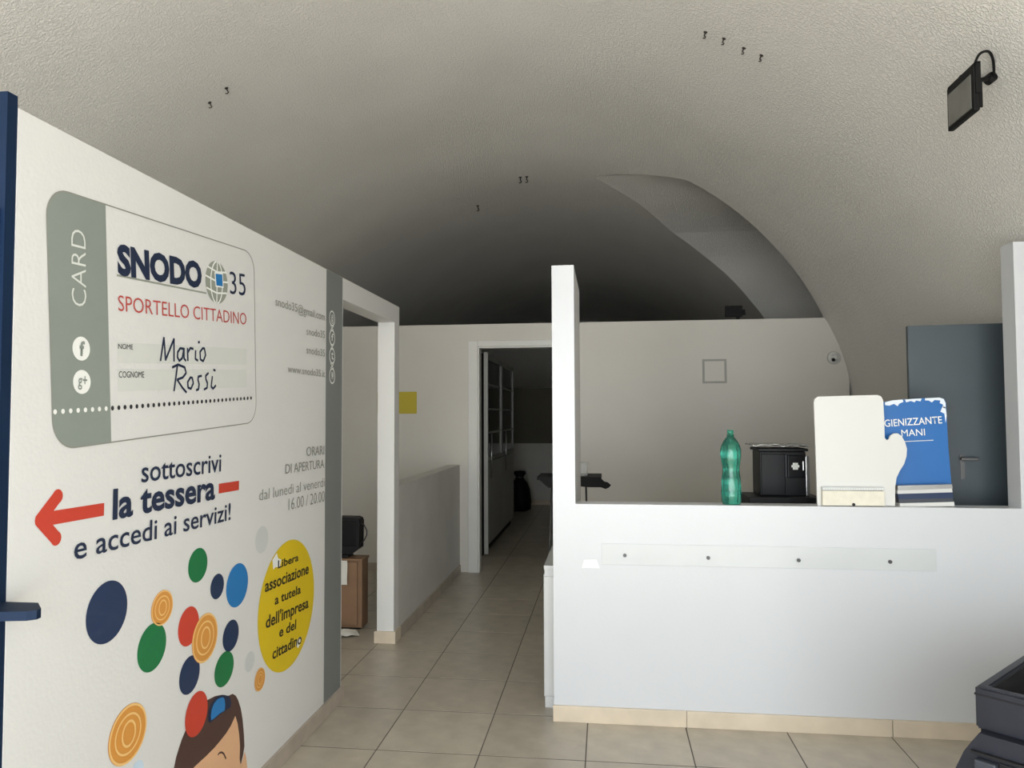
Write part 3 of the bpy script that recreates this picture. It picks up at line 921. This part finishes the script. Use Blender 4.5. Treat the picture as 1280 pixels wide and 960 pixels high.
# blue-grey door leaf standing at the right, behind the counter
bd = thing('door_leaf', 'plain blue-grey door leaf standing against the vault at the right', 'door', (1.515, 4.0, 0), math.radians(-7))
box('leaf', 0, .50, 0, .035, 0.0, 1.885, 'blue_grey_board', bd, .002)
box('edge_strip', .43, .50, -.012, 0, 0.0, 1.88, 'blue_grey_board', bd, .002)
bm = bmesh.new(); cyl(bm, (.23, 0, 1.22), (.23, -.035, 1.22), .008, 10); bx(bm, .215, .29, -.045, -.033, 1.212, 1.228, .003); link('handle', bm, 'screw_metal', bd)
box('lock_plate', .22, .24, -.003, 0, 1.12, 1.24, 'screw_metal', bd)

# slim white cupboard against the return wall
wc2 = thing('slim_cupboard', 'slim white low cupboard against the left side of the counter post', 'cupboard', (XP-.03, 3.9, 0))
box('body', -.026, .029, -.12, .42, .0, .675, 'white_laminate', wc2, .002)
box('top_board', -.028, .029, -.132, .43, .675, .695, 'white_laminate', wc2, .002)
box('front_panel', -.030, -.026, -.118, .415, .05, .65, 'white_laminate', wc2, .001)
box('end_panel', -.026, .027, -.130, -.12, .06, .64, 'white_laminate', wc2, .002)
box('plinth', -.024, .027, -.128, -.12, .0, .052, 'white_laminate', wc2, .001)

# black folding table near the back wall
ft = thing('folding_table', 'small black folding table with thin legs in front of the back wall', 'table', (-.25, 5.75, 0))
bm = bmesh.new(); bx(bm, -.26, .215, -.16, .2, .962, .986, .003); bx(bm, -.17, .19, -.15, .18, .93, .962, .004); link('table_top', bm, 'black_matte', ft)
prism('side_flap', [(.205, .984), (.235, .955), (.262, .948), (.285, .928), (.268, .91), (.245, .90), (.21, .912), (.12, .912), (.02, .92), (-.1, .92), (-.17, .905), (-.2, .925), (-.25, .970), (-.24, .984)], lambda p, t: (p[0], -.165 if t == 0 else -.15, p[1]), 'black_matte', ft)
for x0, x1 in ((-.15, -.19), (.02, .06), (.10, .12), (-.05, -.08)):
    rod('leg', (x0, -.12 if x0 in (-.15, .10) else .12, .96), (x1, -.13 if x0 in (-.15, .10) else .13, 0), .007, 'screw_metal', ft)
tb = thing('plastic_box', 'clear plastic box on the black folding table', 'box', (-.27, 5.75, .986))
boxes('box_walls', [(-.13, .13, -.08, -.075, 0, .09), (-.13, .13, .075, .08, 0, .09), (-.13, -.125, -.075, .075, 0, .09), (.125, .13, -.075, .075, 0, .09), (-.13, .13, -.08, .08, 0, .004)], 'clear_plastic', tb)
box('box_lid', -.135, .135, -.085, .085, .09, .097, 'clear_plastic', tb)

# ------------------------------------------------------------------ side room seen through the opening on the left
bxx = thing('wooden_box', 'brown low wooden box on the floor behind the partition', 'box', (-1.84, 4.98, 0))
box('body', -.36, .195, .0, .13, .012, .46, 'brown_board', bxx, .004)
box('front_panel', -.35, .165, -.012, 0, .03, .45, 'brown_board', bxx, .003)
box('top_board', -.37, .20, -.015, .14, .46, .475, 'brown_board', bxx, .003)
box('plinth', -.34, .18, .01, .12, 0, .012, 'black_matte', bxx)
bk = thing('monitor', 'black monitor with a thin cable loop on the brown wooden box', 'monitor', (-1.87, 5.045, .475))
prism('casing', [(-.30, .0), (.10, .0), (.165, .045), (.186, .06), (.190, .24), (.180, .262), (.16, .27), (-.30, .275), (-.32, .25), (-.32, .03)], lambda p, t: (p[0], -.02 + .1*t, p[1]), 'black_plastic', bk)
box('screen', -.29, .165, -.026, -.02, .075, .25, 'black_gloss', bk, .004)
bm = bmesh.new(); bx(bm, -.2, .12, -.06, .065, 0, .02, .005); bx(bm, -.1, .0, .08, .10, .05, .2, .005); link('stand', bm, 'black_plastic', bk)
bm = bmesh.new(); tube(bm, [(.185, .0, .235), (.215, .0, .22), (.235, .0, .18), (.235, .0, .15), (.215, .0, .11), (.188, .0, .09)], .0045, 8); link('cable', bm, 'screw_metal', bk, True)
bm = bmesh.new()
ptsp = []
bmesh.ops.create_grid(bm, x_segments=5, y_segments=8, size=.5, matrix=Matrix.Diagonal((.12, .16, 1, 1)))
for v in bm.verts: v.co = Vector((v.co.x, .004*math.sin(v.co.y*40)-.002, v.co.y))
bmesh.ops.solidify(bm, geom=bm.faces[:], thickness=.0015)
pp = link('paper_sheet', bm, 'paper', None); pp.location = (-1.80, 4.955, .385); tag(pp, 'white sheet of paper hanging on the front of the brown box', 'paper')
bm = bmesh.new(); bmesh.ops.create_grid(bm, x_segments=12, y_segments=9, size=.5, matrix=Matrix.Diagonal((.20, .14, 1, 1)))
for v in bm.verts: v.co.z = .004+.02*abs(math.sin(v.co.x*30+v.co.y*50))*max(0, 1-abs(v.co.x)/.1) + .004*random.random()
bmesh.ops.solidify(bm, geom=bm.faces[:], thickness=.0015)
pb = link('crumpled_paper', bm, 'paper', None); pb.location = (-1.73, 4.84, .003); pb.rotation_euler = (0, 0, .5); tag(pb, 'crumpled white paper on the floor at the foot of the brown box', 'paper')

# ------------------------------------------------------------------ dark back room
gc = thing('glass_cabinet', 'tall dark cabinet with glass doors and pale edges inside the back room', 'cabinet', (-1.55, 8.7, 0))
box('carcass', -.25, .30, -1.0, 1.35, .08, 2.09, 'black_matte', gc)
box('plinth', -.24, .28, -.98, 1.33, 0, .08, 'black_matte', gc)
box('end_frame', .30, .340, -1.0, -.96, .02, 2.10, 'door_white', gc)
for y0, y1 in ((-.95, .2), (.21, 1.34)):
    dd = box('lower_door', .301, .322, y0, y1, .09, .95, 'cabinet_grey', gc, .003)
    g2 = box('glass_door', .301, .312, y0+.05, y1-.05, 1.0, 2.03, 'dark_glass', gc)
    boxes('door_frame', [(.301, .325, y0, y0+.05, .96, 2.08), (.301, .325, y1-.05, y1, .96, 2.08), (.301, .325, y0+.05, y1-.05, 2.03, 2.08), (.301, .325, y0+.05, y1-.05, .96, 1.0)], 'cabinet_grey', g2)
    boxes('shelf_edge', [(.301, .318, y0+.05, y1-.05, z, z+.02) for z in (1.25, 1.5, 1.76)], 'cabinet_grey', g2)
    rod('handle', (.345, y0+.18, .78), (.345, y0+.18, 1.25), .009, 'steel', dd)
rb = thing('refuse_sack', 'full black refuse sack standing on the back room floor', 'sack', (-1.30, 11.4, 0))
bm = bmesh.new(); lathe(bm, [(.10, 0), (.155, .02), (.165, .15), (.15, .33), (.12, .42), (.07, .48), (.055, .51), (.09, .56), (.08, .60)], 28)
for v in bm.verts:
    a = math.atan2(v.co.y, v.co.x); k = 1+.05*math.sin(5*a+v.co.z*9)+.03*math.sin(11*a); v.co.x *= k; v.co.y *= k
link('sack_body', bm, 'black_matte', rb, True)
bm = bmesh.new(); lathe(bm, [(.052, .49), (.064, .50), (.064, .515), (.052, .52)], 20); link('tie', bm, 'screw_metal', rb, True)

# ------------------------------------------------------------------ storage trolley at the lower right
TA = -.742
tr = thing('storage_trolley', 'dark slate plastic storage trolley with open top tray in front of counter', 'trolley', (1.099, 2.466, 0), TA)
# local axes: +x to the front right, +y to the back right, corner at the origin
Lx, Ly, Zt, Zr = .60, .66, .62, .495
def tub(bm, x0, x1, y0, y1, z0, z1, wall, floorz, bev=.0):
    o = [(x0, y0), (x1, y0), (x1, y1), (x0, y1)]
    i = [(x0+wall, y0+wall), (x1-wall, y0+wall), (x1-wall, y1-wall), (x0+wall, y1-wall)]
    OB = [bm.verts.new((x, y, z0)) for x, y in o]; OT = [bm.verts.new((x, y, z1)) for x, y in o]
    IT = [bm.verts.new((x, y, z1)) for x, y in i]; IB = [bm.verts.new((x+(.01 if x < (x0+x1)/2 else -.01), y+(.01 if y < (y0+y1)/2 else -.01), floorz)) for x, y in i]
    bm.faces.new(OB[::-1]); bm.faces.new(IB)
    for k in range(4):
        n = (k+1) % 4
        bm.faces.new((OB[k], OB[n], OT[n], OT[k])); bm.faces.new((OT[k], OT[n], IT[n], IT[k])); bm.faces.new((IT[k], IT[n], IB[n], IB[k]))
bm = bmesh.new(); tub(bm, 0, Lx, 0, Ly, Zr, Zt, .032, Zt-.12)
es = [e for e in bm.edges]; bmesh.ops.bevel(bm, geom=es, offset=.006, segments=2, affect='EDGES')
link('top_tray', bm, 'slate_plastic', tr)
bm = bmesh.new(); tub(bm, .034, Lx-.034, .034, Ly-.034, Zt-.119, Zt-.006, .004, Zt-.112); link('tray_liner', bm, 'slate_dark', tr)  # near-black inner shell paints the shade inside the tray cavity
boxes('tray_rib', [(0, Lx, -.0015, 0, Zt-.026, Zt-.021), (-.0015, 0, 0, Ly, Zt-.026, Zt-.021)], 'slate_dark', tr)
prism('body', [(.02, Zr), (Lx-.02, Zr), (Lx+.03, Zr-.06), (Lx+.06, Zr-.16), (Lx+.05, .10), (-.03, .10), (-.070, Zr-.20), (-.045, Zr-.12), (-.022, Zr-.065), (.0, Zr-.03)], lambda p, t: (p[0], (-.035 if t == 0 else Ly+.01), p[1]), 'slate_plastic', tr)
box('neck_band', .012, Lx-.012, .005, Ly-.012, Zr-.012, Zr, 'slate_dark', tr)
boxes('shoulder_lip', [(.0, Lx, -.05, -.034, Zr-.060, Zr-.052)], 'slate_dark', tr)
box('latch', .012, .070, -.062, -.034, Zr-.150, Zr-.070, 'slate_light', tr, .006)
box('latch_recess', .070, .20, -.040, -.034, Zr-.20, Zr-.068, 'slate_dark', tr, .004)
prism('side_ridge', [(.085, Zr-.20), (.085, Zr-.10), (.15, Zr-.085), (.185, Zr-.12), (.185, Zr-.22)], lambda p, t: (p[0], -.06+.02*t, p[1]), 'slate_plastic', tr)
for x in (.06, Lx-.06):
    for y in (.06, Ly-.06):
        bm = bmesh.new(); cyl(bm, (x-.02, y, .05), (x+.02, y, .05), .05, 20); link('wheel', bm, 'black_plastic', tr, True)
